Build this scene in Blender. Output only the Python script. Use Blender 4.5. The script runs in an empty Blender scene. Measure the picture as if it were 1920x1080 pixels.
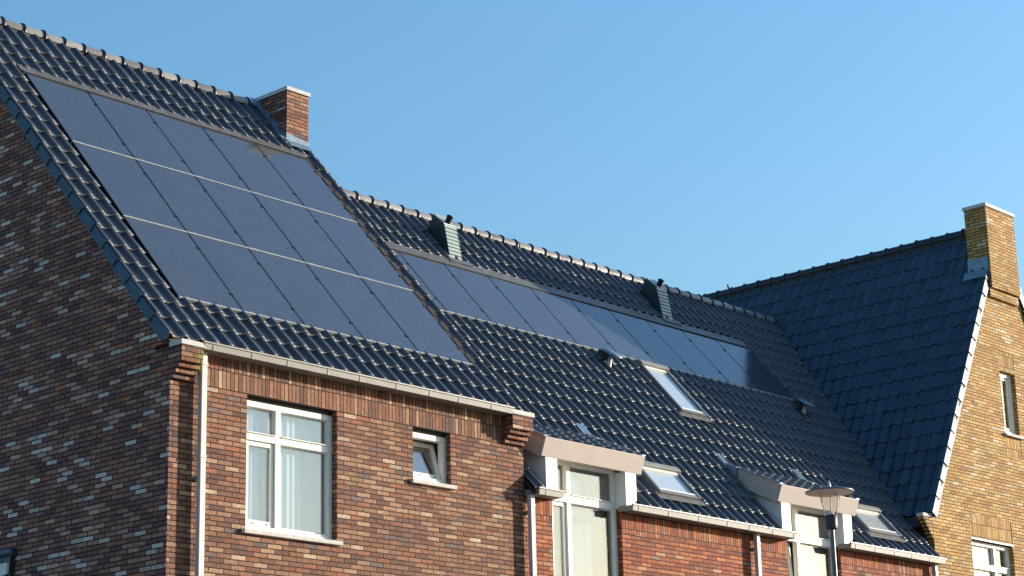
import bpy, math, random
from mathutils import Vector, Matrix
random.seed(7)
S = bpy.context.scene
COL = S.collection

# ------------------------------------------------------------------ helpers
class MB:
    """collects faces in world coordinates and links them as one mesh object"""
    def __init__(self):
        self.v = []; self.f = []; self.m = []; self.s = []; self.cuts = []; self.a = []
    def add(self, vs, fs, mi=0, smooth=False, att=None):
        b = len(self.v); self.cuts.append(len(self.f))
        self.v += [tuple(p) for p in vs]
        self.a += list(att) if att is not None else [0.0]*(len(self.v)-b)
        for f in fs:
            self.f.append([b + i for i in f]); self.m.append(mi); self.s.append(smooth)
    def box(self, x0, x1, y0, y1, z0, z1, mi=0, left=None):
        v = [(x0,y0,z0),(x1,y0,z0),(x1,y1,z0),(x0,y1,z0),(x0,y0,z1),(x1,y0,z1),(x1,y1,z1),(x0,y1,z1)]
        self.add(v, [(3,2,1,0),(4,5,6,7),(0,1,5,4),(1,2,6,5),(2,3,7,6),(3,0,4,7)], mi)
        if left is not None: self.m[-1] = left
    def hexa(self, v, mi=0):
        self.add(v, [(3,2,1,0),(4,5,6,7),(0,1,5,4),(1,2,6,5),(2,3,7,6),(3,0,4,7)], mi)
    def pbox(self, R, u0, u1, v0, v1, w0, w1, mi=0):
        self.hexa([R(u,v,w) for w in (w0,w1) for u,v in ((u0,v0),(u1,v0),(u1,v1),(u0,v1))], mi)
    def prism(self, poly, d, mi=0):
        """poly: list of 3d points (ccw seen from outside), d: vector to the back"""
        n = len(poly); d = Vector(d)
        v = [Vector(p) for p in poly]; v = v + [p + d for p in v]
        f = [tuple(range(n)), tuple(range(2*n-1, n-1, -1))]
        for i in range(n):
            j = (i+1) % n
            f.append((j, i, n+i, n+j))
        self.add(v, f, mi)
    def lathe(self, c, prof, n=24, axis=(0,0,1), mi=0, smooth=True, a0=0.0, a1=2*math.pi, xref=None):
        ax = Vector(axis).normalized()
        x = Vector(xref) if xref else (Vector((1,0,0)) if abs(ax.x) < .9 else Vector((0,1,0)))
        x = (x - ax*x.dot(ax)).normalized(); y = ax.cross(x)
        full = abs(a1-a0-2*math.pi) < 1e-6
        k = n if full else n+1
        vs = []
        for r, h in prof:
            for i in range(k):
                a = a0 + (a1-a0)*i/n
                vs.append(Vector(c) + ax*h + (x*math.cos(a) + y*math.sin(a))*r)
        fs = []
        for j in range(len(prof)-1):
            for i in range(n):
                i2 = (i+1) % k
                fs.append((j*k+i, j*k+i2, (j+1)*k+i2, (j+1)*k+i))
        self.add(vs, fs, mi, smooth)
    def build(self, name, mats, parent=None, bevel=0.0):
        me = bpy.data.meshes.new(name)
        off = Vector((0,0,0))
        if parent is not None:
            off = ROOTLOC.get(parent.name, Vector((0,0,0)))
        me.from_pydata([Vector(p) - off for p in self.v], [], self.f)
        if not isinstance(mats, (list, tuple)): mats = [mats]
        for m in mats: me.materials.append(m)
        me.polygons.foreach_set('material_index', self.m)
        me.polygons.foreach_set('use_smooth', self.s)
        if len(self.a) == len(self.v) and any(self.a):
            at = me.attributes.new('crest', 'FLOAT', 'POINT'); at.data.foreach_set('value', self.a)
        me.update()
        o = bpy.data.objects.new(name, me); COL.objects.link(o)
        if parent is not None:
            o.parent = parent; ROOTLOC[o.name] = off
        else:
            ROOTLOC[o.name] = off
        if bevel:
            b = o.modifiers.new('bevel', 'BEVEL'); b.width = bevel; b.segments = 2; b.limit_method = 'ANGLE'; b.angle_limit = .6
        return o
def build_each(mb, name, mats, parent=None, bevel=0.0, per=1):
    """every shape that was added becomes a part of its own"""
    out = []
    cuts = mb.cuts + [len(mb.f)]
    for a, b in zip(cuts[:-1], cuts[1:]):
        m = MB(); ids = sorted({i for f in mb.f[a:b] for i in f}); mp = {i: k for k, i in enumerate(ids)}
        m.v = [mb.v[i] for i in ids]; m.f = [[mp[i] for i in f] for f in mb.f[a:b]]; m.m = mb.m[a:b]; m.s = mb.s[a:b]
        out.append(m.build(name, mats, parent, bevel))
    return out
ROOTLOC = {}
def thing(name, loc, label, cat, group=None):
    o = bpy.data.objects.new(name, None); COL.objects.link(o)
    o.location = loc; o.empty_display_size = .3
    o['label'] = label; o['category'] = cat
    if group: o['group'] = group
    ROOTLOC[o.name] = Vector(loc)
    return o
def tag(o, label, cat, group=None):
    o['label'] = label; o['category'] = cat
    if group: o['group'] = group
    return o

class Pl:
    """roof plane: origin O, u along the eave, t up the slope, n outwards"""
    def __init__(self, O, u, t):
        self.O = Vector(O); self.u = Vector(u).normalized(); self.t = Vector(t).normalized(); self.n = self.u.cross(self.t)
    def __call__(self, u, v, w):
        return self.O + self.u*u + self.t*v + self.n*w

# ------------------------------------------------------------------ materials
def new_mat(name):
    m = bpy.data.materials.new(name); m.use_nodes = True
    nt = m.node_tree; nt.nodes.clear()
    out = nt.nodes.new('ShaderNodeOutputMaterial')
    return m, nt, out
def N(nt, t, **kw):
    n = nt.nodes.new(t)
    for k, v in kw.items(): setattr(n, k, v)
    return n
def math_(nt, op, a, b=None, c=None, clamp=False):
    n = N(nt, 'ShaderNodeMath', operation=op); n.use_clamp = clamp
    for i, x in enumerate((a, b, c)):
        if x is None: continue
        if isinstance(x, (int, float)): n.inputs[i].default_value = x
        else: nt.links.new(x, n.inputs[i])
    return n.outputs[0]
def bsdf(nt, out, col, rough=.5, spec=.5, metal=0.0, coat=0.0):
    b = N(nt, 'ShaderNodeBsdfPrincipled')
    if isinstance(col, tuple): b.inputs['Base Color'].default_value = (*col, 1)
    else: nt.links.new(col, b.inputs['Base Color'])
    b.inputs['Roughness'].default_value = rough
    b.inputs['Specular IOR Level'].default_value = spec
    b.inputs['Metallic'].default_value = metal
    b.inputs['Coat Weight'].default_value = coat
    nt.links.new(b.outputs[0], out.inputs[0])
    return b
def noise(nt, vec, scale, detail=4, rough=.55):
    n = N(nt, 'ShaderNodeTexNoise'); n.inputs['Scale'].default_value = scale
    n.inputs['Detail'].default_value = detail; n.inputs['Roughness'].default_value = rough
    nt.links.new(vec, n.inputs['Vector'])
    return n.outputs['Fac']
def ramp(nt, fac, stops, interp='LINEAR'):
    r = N(nt, 'ShaderNodeValToRGB'); r.color_ramp.interpolation = interp
    e = r.color_ramp.elements
    while len(e) < len(stops): e.new(0.5)
    for i, (p, c) in enumerate(stops):
        e[i].position = p; e[i].color = (*c, 1)
    nt.links.new(fac, r.inputs[0])
    return r.outputs[0]
def mixc(nt, fac, a, b, mode='MIX'):
    n = N(nt, 'ShaderNodeMix', data_type='RGBA', blend_type=mode)
    for s, x in ((n.inputs[0], fac), (n.inputs[6], a), (n.inputs[7], b)):
        if isinstance(x, (int, float)): s.default_value = x
        elif isinstance(x, tuple): s.default_value = (*x, 1)
        else: nt.links.new(x, s)
    return n.outputs[2]
def plain(name, col, rough=.5, spec=.5, metal=0.0, var=.12, bump=0.0, scale=9.0, coat=0.0):
    """painted / metal surface with faint mottling and dirt"""
    m, nt, out = new_mat(name)
    pos = N(nt, 'ShaderNodeNewGeometry').outputs['Position']
    f = noise(nt, pos, scale, 5)
    d = tuple(c*(1-var) for c in col); l = tuple(min(1, c*(1+var)) for c in col)
    c = ramp(nt, f, [(.3, d), (.7, l)])
    b = bsdf(nt, out, c, rough, spec, metal, coat)
    r = math_(nt, 'MULTIPLY_ADD', noise(nt, pos, scale*3, 3), .2, max(0.02, rough-.1))
    nt.links.new(r, b.inputs['Roughness'])
    if bump:
        bp = N(nt, 'ShaderNodeBump'); bp.inputs['Strength'].default_value = bump; bp.inputs['Distance'].default_value = .01
        nt.links.new(noise(nt, pos, scale*6, 4), bp.inputs['Height']); nt.links.new(bp.outputs[0], b.inputs['Normal'])
    return m

def brick(name, palette, mortar=(.035,.03,.028), soldier=False, z0=7.21, moss=None, bumpd=.012, seed=0.0):
    m, nt, out = new_mat(name)
    g = N(nt, 'ShaderNodeNewGeometry')
    sp = N(nt, 'ShaderNodeSeparateXYZ'); nt.links.new(g.outputs['Position'], sp.inputs[0])
    sn = N(nt, 'ShaderNodeSeparateXYZ'); nt.links.new(g.outputs['True Normal'], sn.inputs[0])
    isx = math_(nt, 'GREATER_THAN', math_(nt, 'ABSOLUTE', sn.outputs[0]), .5)
    hx = math_(nt, 'MULTIPLY', sp.outputs[0], math_(nt, 'SUBTRACT', 1.0, isx))
    hy = math_(nt, 'MULTIPLY', math_(nt, 'ADD', sp.outputs[1], .11), isx)
    h = math_(nt, 'ADD', hx, hy)
    # a little wander of the courses
    wob = math_(nt, 'MULTIPLY_ADD', noise(nt, g.outputs['Position'], 1.7, 2), .012, -.006)
    wob2 = math_(nt, 'MULTIPLY_ADD', noise(nt, g.outputs['Position'], 23.0, 3), .006, -.003)
    zz = math_(nt, 'ADD', sp.outputs[2], math_(nt, 'ADD', math_(nt, 'MULTIPLY', wob, .35), wob2))
    zz = math_(nt, 'SUBTRACT', zz, z0 - 12.0)
    hh = math_(nt, 'ADD', math_(nt, 'ADD', h, wob2), 50.0)
    if soldier:
        u, v = zz, hh
        row = math_(nt, 'FLOOR', math_(nt, 'DIVIDE', v, .06))
        fv = math_(nt, 'SUBTRACT', v, math_(nt, 'MULTIPLY', row, .06))
        uu = math_(nt, 'SUBTRACT', u, 12.0 - .22*40)
        cell = math_(nt, 'FLOOR', math_(nt, 'DIVIDE', uu, .22))
        lu = math_(nt, 'SUBTRACT', uu, math_(nt, 'MULTIPLY', cell, .22))
        du = math_(nt, 'MINIMUM', lu, math_(nt, 'SUBTRACT', .22, lu))
        idn = cell
    else:
        u, v = hh, zz
        row = math_(nt, 'FLOOR', math_(nt, 'DIVIDE', v, .06))
        fv = math_(nt, 'SUBTRACT', v, math_(nt, 'MULTIPLY', row, .06))
        wn = N(nt, 'ShaderNodeTexWhiteNoise', noise_dimensions='1D')
        nt.links.new(math_(nt, 'ADD', row, seed), wn.inputs['W'])
        off = math_(nt, 'MULTIPLY', math_(nt, 'FLOOR', math_(nt, 'MULTIPLY', wn.outputs['Value'], 14.0)), .055)
        par = math_(nt, 'MULTIPLY', math_(nt, 'MODULO', row, 2.0), .11)
        off = math_(nt, 'ADD', math_(nt, 'MULTIPLY', math_(nt, 'FLOOR', math_(nt, 'DIVIDE', off, .11)), .22), par)
        u = math_(nt, 'ADD', u, off)
        per = .22*6 + .11*2
        big = math_(nt, 'FLOOR', math_(nt, 'DIVIDE', u, per))
        fu = math_(nt, 'SUBTRACT', u, math_(nt, 'MULTIPLY', big, per))
        idx = math_(nt, 'MINIMUM', math_(nt, 'FLOOR', math_(nt, 'DIVIDE', fu, .22)), 6.0)
        lu = math_(nt, 'SUBTRACT', fu, math_(nt, 'MULTIPLY', idx, .22))
        idn = math_(nt, 'MULTIPLY_ADD', big, 8.0, idx)
        du = math_(nt, 'MINIMUM', lu, math_(nt, 'SUBTRACT', .22, lu))
    dv = math_(nt, 'MINIMUM', fv, math_(nt, 'SUBTRACT', .06, fv))
    d = math_(nt, 'MINIMUM', du, dv)
    mr = N(nt, 'ShaderNodeMapRange', interpolation_type='SMOOTHSTEP'); nt.links.new(d, mr.inputs[0])
    mr.inputs[1].default_value = .0036; mr.inputs[2].default_value = .0082
    mask = mr.outputs[0]
    cx = N(nt, 'ShaderNodeCombineXYZ'); nt.links.new(row, cx.inputs[0]); nt.links.new(idn, cx.inputs[1]); nt.links.new(isx, cx.inputs[2])
    w3 = N(nt, 'ShaderNodeTexWhiteNoise', noise_dimensions='4D'); nt.links.new(cx.outputs[0], w3.inputs['Vector']); w3.inputs['W'].default_value = seed
    col = ramp(nt, w3.outputs['Value'], palette, 'CONSTANT')
    sc = N(nt, 'ShaderNodeSeparateColor'); nt.links.new(w3.outputs['Color'], sc.inputs[0])
    # brightness per brick, blotches inside the brick and a coarse stain
    bri = math_(nt, 'MULTIPLY_ADD', sc.outputs[1], .36, .82)
    cmb = N(nt, 'ShaderNodeVectorMath', operation='ADD'); nt.links.new(g.outputs['Position'], cmb.inputs[0])
    nt.links.new(w3.outputs['Color'], cmb.inputs[1])
    bl = math_(nt, 'MULTIPLY_ADD', noise(nt, cmb.outputs[0], 22.0, 6, .7), 1.5, .25)
    st = math_(nt, 'MULTIPLY_ADD', noise(nt, g.outputs['Position'], .9, 3), .5, .75)
    k = math_(nt, 'MULTIPLY', math_(nt, 'MULTIPLY', bri, bl), st)
    kc = N(nt, 'ShaderNodeCombineXYZ')
    for i in range(3): nt.links.new(k, kc.inputs[i])
    col = mixc(nt, 1.0, col, kc.outputs[0], 'MULTIPLY')
    if moss:
        mx, mz, rad = moss
        dx = math_(nt, 'SUBTRACT', sp.outputs[0], mx); dz = math_(nt, 'SUBTRACT', sp.outputs[2], mz)
        dd = math_(nt, 'ADD', math_(nt, 'MULTIPLY', dx, dx), math_(nt, 'MULTIPLY', math_(nt, 'MULTIPLY', dz, dz), .35))
        dd = math_(nt, 'ADD', math_(nt, 'SQRT', dd), math_(nt, 'MULTIPLY_ADD', noise(nt, g.outputs['Position'], 35, 4), .1, -.05))
        mm = N(nt, 'ShaderNodeMapRange'); nt.links.new(dd, mm.inputs[0]); mm.inputs[1].default_value = rad; mm.inputs[2].default_value = rad*.5
        col = mixc(nt, mm.outputs[0], col, (.22,.20,.03))
    col = mixc(nt, mask, mortar, col)
    b = bsdf(nt, out, col, .85, .25)
    bp = N(nt, 'ShaderNodeBump'); bp.inputs['Strength'].default_value = 1.0; bp.inputs['Distance'].default_value = bumpd
    tl = math_(nt, 'MULTIPLY', sc.outputs[2], .35)
    hgt = math_(nt, 'ADD', math_(nt, 'MULTIPLY', mask, math_(nt, 'ADD', tl, .8)), math_(nt, 'MULTIPLY', noise(nt, cmb.outputs[0], 30.0, 5, .65), .9))
    nt.links.new(hgt, bp.inputs['Height']); nt.links.new(bp.outputs[0], b.inputs['Normal'])
    return m

def brickset(pal, prefix, seed, **kw):
    return (brick(prefix+'_brick', pal, seed=seed, **kw), brick(prefix+'_soldier_brick', pal, soldier=True, seed=seed+3, **kw))
PB = [(0,(0.232,0.106,0.063)),(.22,(0.184,0.084,0.054)),(.38,(0.286,0.140,0.081)),(.56,(0.149,0.073,0.052)),(.64,(0.324,0.173,0.097)),(.76,(0.259,0.099,0.050)),(.88,(0.373,0.221,0.130)),(.94,(0.432,0.302,0.194)),(.972,(0.157,0.103,0.086))]
PG = [(0,(0.247,0.104,0.073)),(.26,(0.195,0.084,0.067)),(.46,(0.307,0.147,0.100)),(.60,(0.147,0.067,0.059)),(.70,(0.367,0.195,0.135)),(.80,(0.210,0.106,0.097)),(.86,(0.450,0.279,0.206)),(.915,(0.405,0.133,0.062)),(.935,(0.500,0.425,0.365)),(.968,(0.500,0.425,0.365))]
PR = [(0,(.32,.088,.036)),(.25,(.25,.068,.034)),(.42,(.38,.118,.044)),(.60,(.20,.064,.040)),(.68,(.42,.155,.060)),(.85,(.28,.105,.055)),(.95,(.24,.16,.115)),(.98,(.42,.22,.11))]
PY = [(0,(.46,.255,.070)),(.3,(.40,.205,.050)),(.5,(.49,.30,.10)),(.68,(.33,.175,.058)),(.75,(.52,.34,.15)),(.88,(.44,.225,.070)),(.96,(.54,.42,.27))]
M_brown, M_brown_s = brickset(PB, 'brown', 1.0)
M_gable = brick('dark_gable_brick', PG, seed=5.0, mortar=(.02,.018,.018))
M_brown_moss = brick('mossy_brown_brick', PB, seed=2.0, moss=(.31, 7.46, .10))
M_red, M_red_s = brickset(PR, 'red', 11.0)
M_yel, M_yel_s = brickset(PY, 'yellow', 21.0, mortar=(.06,.045,.03))

def tile_material(name, base=(.006,.0135,.028), highlight=(.17,.155,.138), r0=.34, spec=.30):
    m, nt, out = new_mat(name)
    g = N(nt, 'ShaderNodeNewGeometry')
    pos = g.outputs['Position']
    rnd = g.outputs['Random Per Island']
    f = noise(nt, pos, 3.0, 5)
    k = math_(nt, 'ADD', math_(nt, 'MULTIPLY', f, .7), math_(nt, 'MULTIPLY', rnd, .6))
    c = ramp(nt, k, [(.25, tuple(x*.7 for x in base)), (.95, tuple(x*1.7 for x in base))])
    # thin dust on the glaze
    c = mixc(nt, math_(nt, 'MULTIPLY', noise(nt, pos, 40.0, 5, .7), .022), c, (.20,.17,.14))
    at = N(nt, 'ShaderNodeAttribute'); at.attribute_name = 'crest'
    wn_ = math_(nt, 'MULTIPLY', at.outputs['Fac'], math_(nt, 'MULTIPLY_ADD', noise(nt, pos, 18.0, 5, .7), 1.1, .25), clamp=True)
    c = mixc(nt, wn_, c, highlight)  # sunlit highlight lines painted as a paler colour on crests and lips
    b = bsdf(nt, out, c, .33, spec)
    nt.links.new(math_(nt, 'ADD', math_(nt, 'MULTIPLY_ADD', noise(nt, pos, 11.0, 5), .20, r0-.08), math_(nt, 'MULTIPLY', rnd, .08)), b.inputs['Roughness'])
    bp = N(nt, 'ShaderNodeBump'); bp.inputs['Strength'].default_value = .25; bp.inputs['Distance'].default_value = .004
    nt.links.new(noise(nt, pos, 60.0, 3), bp.inputs['Height']); nt.links.new(bp.outputs[0], b.inputs['Normal'])
    return m
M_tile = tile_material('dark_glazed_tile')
M_tile3 = tile_material('shaded_blue_tile', (.014,.033,.056), highlight=(.028,.052,.080), r0=.36, spec=.42)  # same tile as the other roofs, blue of the shaded slope painted in
M_deck = plain('roof_deck', (.03,.022,.018), .9)
M_batten = plain('reddish_batten', (.02,.011,.008), .8, var=.5, scale=14)
M_ridge = tile_material('ridge_tile_glaze', (.19,.175,.155), r0=.34, spec=.6)
M_collar = tile_material('ridge_collar_shade', (.012,.016,.024), r0=.3)  # dark copy of the ridge tile, the collars' shaded side put into the colour
M_verge = tile_material('verge_tile_sky_tint', (.010,.036,.060), r0=.50, spec=.55)  # sky reflection on the flaps painted into the base as blue
M_zinc = plain('gutter_zinc', (.205,.193,.158), .45, .5, var=.14, scale=5)
M_seam = plain('gutter_seam', (.06,.05,.04), .7)
M_strip = plain('flashing_strip', (.095,.09,.08), .45, .5, var=.3, scale=8)
M_alu = plain('pale_aluminium', (.44,.42,.36), .35, .5, .3, var=.15)
M_lead = plain('lead_sheet', (.14,.20,.26), .30, .6, .2, var=.25, scale=12, bump=.12)
M_white = plain('white_paint', (.76,.74,.70), .4, .4, var=.05)
M_frame = plain('cream_window_frame', (.80,.765,.66), .35, .5, var=.04)
M_beige = plain('beige_cladding', (.53,.44,.375), .45, .3, var=.04, scale=2)
M_stone = plain('sill_concrete', (.56,.51,.45), .8, .2, var=.12, scale=14, bump=.2)
M_capst = plain('coping_stone', (.52,.50,.47), .7, .2, var=.08)
M_pipe = plain('pale_downpipe', (.55,.49,.45), .5, .4, var=.1, scale=6)
M_dark = plain('dark_metal', (.02,.022,.025), .45, .5)
M_black = plain('black_rubber', (.012,.012,.013), .6, .4)
M_vent = plain('vent_green_grey', (.36,.41,.36), .45, .5, .2, var=.1)
M_ventside = plain('vent_side_dark', (.02,.034,.038), .4, .5, var=.25)
M_skyframe = plain('skylight_cladding', (.17,.18,.175), .42, .5, .2, var=.12)
M_mortar = plain('ridge_mortar', (.05,.04,.03), .95, var=.5, scale=20)
M_cur = plain('white_curtain', (.58,.63,.70), .9, .1, var=.03)
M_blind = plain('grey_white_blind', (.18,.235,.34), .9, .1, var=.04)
M_room = plain('room_plaster', (.30,.29,.27), .9, .1)
M_side = plain('slate_cladding', (.045,.055,.065), .5, .4, var=.2)
M_pole = plain('lamp_blue_grey', (.085,.11,.13), .38, .5, var=.15)
M_lampcap = plain('lamp_cap', (.30,.26,.22), .4, .5, var=.2)
M_lampin = plain('lamp_reflector', (.66,.61,.54), .5, .4, var=.15)
M_board = plain('white_board', (.62,.64,.62), .6, .3, var=.12)
M_roofing = plain('bitumen_trim', (.03,.05,.08), .3, .6, var=.4)

def glass(name, tint=(.93,.95,.95), extra=.07, rough=0.0):
    m, nt, out = new_mat(name)
    # Schlick reflectance that is the same on both faces of the pane
    ge = N(nt, 'ShaderNodeNewGeometry'); dt = N(nt, 'ShaderNodeVectorMath', operation='DOT_PRODUCT')
    nt.links.new(ge.outputs['True Normal'], dt.inputs[0]); nt.links.new(ge.outputs['Incoming'], dt.inputs[1])
    cs = math_(nt, 'SUBTRACT', 1.0, math_(nt, 'ABSOLUTE', dt.outputs['Value']), clamp=True)
    frs = math_(nt, 'MULTIPLY_ADD', math_(nt, 'POWER', cs, 5.0), .95, .05)
    t = N(nt, 'ShaderNodeBsdfTransparent'); t.inputs[0].default_value = (*tint, 1)
    gl = N(nt, 'ShaderNodeBsdfGlossy'); gl.inputs['Roughness'].default_value = rough
    pos = N(nt, 'ShaderNodeNewGeometry').outputs['Position']
    bp = N(nt, 'ShaderNodeBump'); bp.inputs['Strength'].default_value = .06; bp.inputs['Distance'].default_value = .01
    nt.links.new(noise(nt, pos, 2.2, 2), bp.inputs['Height']); nt.links.new(bp.outputs[0], gl.inputs['Normal'])
    mx = N(nt, 'ShaderNodeMixShader')
    nt.links.new(math_(nt, 'ADD', frs, extra, clamp=True), mx.inputs[0])
    nt.links.new(t.outputs[0], mx.inputs[1]); nt.links.new(gl.outputs[0], mx.inputs[2])
    nt.links.new(mx.outputs[0], out.inputs[0])
    return m
M_glass = glass('window_glass', extra=.16)
M_lampglass = glass('lamp_glass', (.97,.96,.93), .03)
M_sky = glass('skylight_glass', (.95,.97,.98), .05)

def panel_material():
    m, nt, out = new_mat('solar_cell_glass')
    tc = N(nt, 'ShaderNodeTexCoord')
    sp = N(nt, 'ShaderNodeSeparateXYZ'); nt.links.new(tc.outputs['Object'], sp.inputs[0])
    pos = N(nt, 'ShaderNodeNewGeometry').outputs['Position']
    fu = math_(nt, 'FRACT', math_(nt, 'DIVIDE', sp.outputs[0], .034))
    ln = math_(nt, 'LESS_THAN', math_(nt, 'ABSOLUTE', math_(nt, 'SUBTRACT', fu, .5)), .17)
    fv = math_(nt, 'FRACT', math_(nt, 'DIVIDE', sp.outputs[1], .026))
    lv = math_(nt, 'LESS_THAN', math_(nt, 'ABSOLUTE', math_(nt, 'SUBTRACT', fv, .5)), .12)
    l = math_(nt, 'MAXIMUM', ln, math_(nt, 'MULTIPLY', lv, .45))
    c = mixc(nt, l, (.012,.017,.026), (.078,.088,.105))
    # run-off dirt towards the lower edge, dust
    d = noise(nt, pos, 2.6, 5)
    c = mixc(nt, math_(nt, 'MULTIPLY', d, .10), c, (.23,.21,.19))
    b = bsdf(nt, out, c, .16, .9)
    nt.links.new(math_(nt, 'MULTIPLY_ADD', d, .10, .06), b.inputs['Roughness'])
    return m
M_panel = panel_material()
M_pframe = plain('black_panel_frame', (.012,.012,.014), .4, .5)

# ------------------------------------------------------------------ building blocks
def wall_holes(mb, x0, x1, y0, y1, z0, ztop, holes, xs_extra=(), mi=0, left=None):
    """front wall slab with openings; ztop is a number or a function of x (piecewise linear, breaks in xs_extra)"""
    zt = ztop if callable(ztop) else (lambda x: ztop)
    xs = sorted(set([x0, x1] + [h[0] for h in holes] + [h[1] for h in holes] + list(xs_extra)))
    zs = sorted(set([z0] + [h[2] for h in holes] + [h[3] for h in holes]))
    inh = lambda x, z: any(h[0] < x < h[1] and h[2] < z < h[3] for h in holes)
    for a, b in zip(xs, xs[1:]):
        lv = [z for z in zs if z < min(zt(a), zt(b)) - 1e-6]
        for i, z in enumerate(lv):
            last = i == len(lv)-1
            za, zb = (zt(a), zt(b)) if last else (lv[i+1], lv[i+1])
            if inh((a+b)/2, z + .001): continue
            mb.add([(a,y0,z),(b,y0,z),(b,y0,zb),(a,y0,za)], [(0,1,2,3)], mi)
            mb.add([(a,y1,z),(b,y1,z),(b,y1,zb),(a,y1,za)], [(3,2,1,0)], mi)
        if not any(h[0] < (a+b)/2 < h[1] and h[3] >= min(zt(a), zt(b)) - 1e-6 for h in holes):
            mb.add([(a,y0,zt(a)),(b,y0,zt(b)),(b,y1,zt(b)),(a,y1,zt(a))], [(0,1,2,3)], mi)
    for h in holes:
        X0, X1, Z0, Z1 = h
        opn = Z1 >= zt(X0) - 1e-6
        Z1 = min(Z1, zt(X0))
        mb.add([(X0,y0,Z0),(X0,y1,Z0),(X0,y1,Z1),(X0,y0,Z1)], [(3,2,1,0)], mi)
        mb.add([(X1,y0,Z0),(X1,y1,Z0),(X1,y1,Z1),(X1,y0,Z1)], [(0,1,2,3)], mi)
        mb.add([(X0,y0,Z0),(X1,y0,Z0),(X1,y1,Z0),(X0,y1,Z0)], [(0,1,2,3)], mi)
        if not opn: mb.add([(X0,y0,Z1),(X1,y0,Z1),(X1,y1,Z1),(X0,y1,Z1)], [(3,2,1,0)], mi)
    for X, o, q in ((x0, (3,2,1,0), mi if left is None else left), (x1, (0,1,2,3), mi)):
        mb.add([(X,y0,z0),(X,y1,z0),(X,y1,zt(X)),(X,y0,zt(X))], [o], q)

W = .2275; G = .3657
def tile_prof(n=10, H=.047):
    pts = []
    for i in range(n+1):
        x = i/n - .5
        c = math.cos(math.pi*x)
        pts.append((x*W, .016 + H*(max(0.0, c*c))**1.45 - .004*math.sin(math.pi*abs(x)*2)**2))
    return pts
PROF = tile_prof()
PROF_L = [p for p in tile_prof(20) if p[0] >= -.025]      # edge tile without its outer trough
PROF_R = [p for p in PROF if p[0] <= .075]
def tile(mb, R, uc, v0, v1, wf=.012, jit=True, prof=PROF, flap=None, mi=0, wb=-.012):
    """one pantile whose roll is centred on uc, from the front lip v0 up to v1"""
    du = random.uniform(-.0025, .0025) if jit else 0
    dw = random.uniform(-.004, .004) if jit else 0
    dv = random.uniform(-.005, .005) if jit else 0
    sk = random.uniform(-.012, .012) if jit else 0
    n = len(prof)
    rows = [(v1, wb), (v0+.020+dv, wf), (v0+.006+dv, wf-.001), (v0+dv, wf-.008)]
    vs = []
    for v, w in rows:
        for x, h in prof:
            vs.append(R(uc + x + du + sk*x*2*(v1-v)*0 , v + sk*x*3, h + w + dw))
    fs = []
    for j in range(len(rows)-1):
        for i in range(n-1):
            a = j*n+i
            fs.append((a+1, a, a+n, a+n+1))
    hm = max(h for x, h in prof)
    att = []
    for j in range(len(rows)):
        for x, h in prof: att.append(max((.0, .5, 1.0, 1.0)[j], .55*max(0.0, (h/hm - .78)/.22)))  # mask for the painted highlight on roll crest and front lip
    mb.add(vs, fs, mi, True, att)
    # lip and underside
    vs = []
    for v, w in ((v0+dv, wf-.008), (v0+dv, wf-.024), (v0+.06, wf-.026)):
        for x, h in prof:
            vs.append(R(uc + x + du, v + sk*x*3, h + w + dw))
    fs = []
    for j in range(2):
        for i in range(n-1):
            a = j*n+i
            fs.append((a+n, a+n+1, a+1, a))
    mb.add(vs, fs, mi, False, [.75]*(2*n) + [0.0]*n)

def tile_field(mb, R, ucs, v_rows, vtop, keep, ov=.05, first=None, last=None):
    """ucs: roll centres, v_rows: front lips; keep(uc, v0, v1) -> None or (v0, v1) actually tiled"""
    for j, v0 in enumerate(v_rows):
        v1 = v_rows[j+1] + ov if j+1 < len(v_rows) else vtop
        for uc in ucs:
            r = keep(uc, v0, v1)
            if r is None: continue
            tile(mb, R, uc, r[0], r[1], prof=first if first and uc == ucs[0] else last if last and uc == ucs[-1] else PROF)

def verge_flaps(mb, R, u_out, v_rows, vtop, sgn, drop=.135, width=.05, ov=.045, t0=.064, t1=.040):
    """stepped verge tiles: hanging outer flaps of one roof edge. sgn=-1: outer side at smaller u"""
    for j, v0 in enumerate(v_rows):
        v1 = v_rows[j+1] + ov if j+1 < len(v_rows) else vtop
        f = random.uniform(-.003, .003)
        a, b = (u_out + f, u_out + f - sgn*width) if sgn < 0 else (u_out + f - width, u_out + f)
        a, b = min(a, b), max(a, b)
        vs = [R(a, v0, t0-drop), R(b, v0, t0-drop), R(b, v1, t1-drop), R(a, v1, t1-drop),
              R(a, v0, t0-.012), R(b, v0, t0+.006), R(b, v1, t1+.006), R(a, v1, t1-.012)]
        if sgn < 0:
            # let the outer face step outwards at the lip like the moulded tile does
            k = R.u * (.018*sgn)
            vs[0] = vs[0] + k; vs[4] = vs[4] + k
        else:
            k = R.u * (.018*sgn)
            vs[1] = vs[1] + k; vs[5] = vs[5] + k
            vs[4], vs[5], vs[6], vs[7] = R(a, v0, t0+.006), R(b, v0, t0-.012)+k, R(b, v1, t1-.012), R(a, v1, t1+.006)
        mb.hexa(vs)

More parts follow.
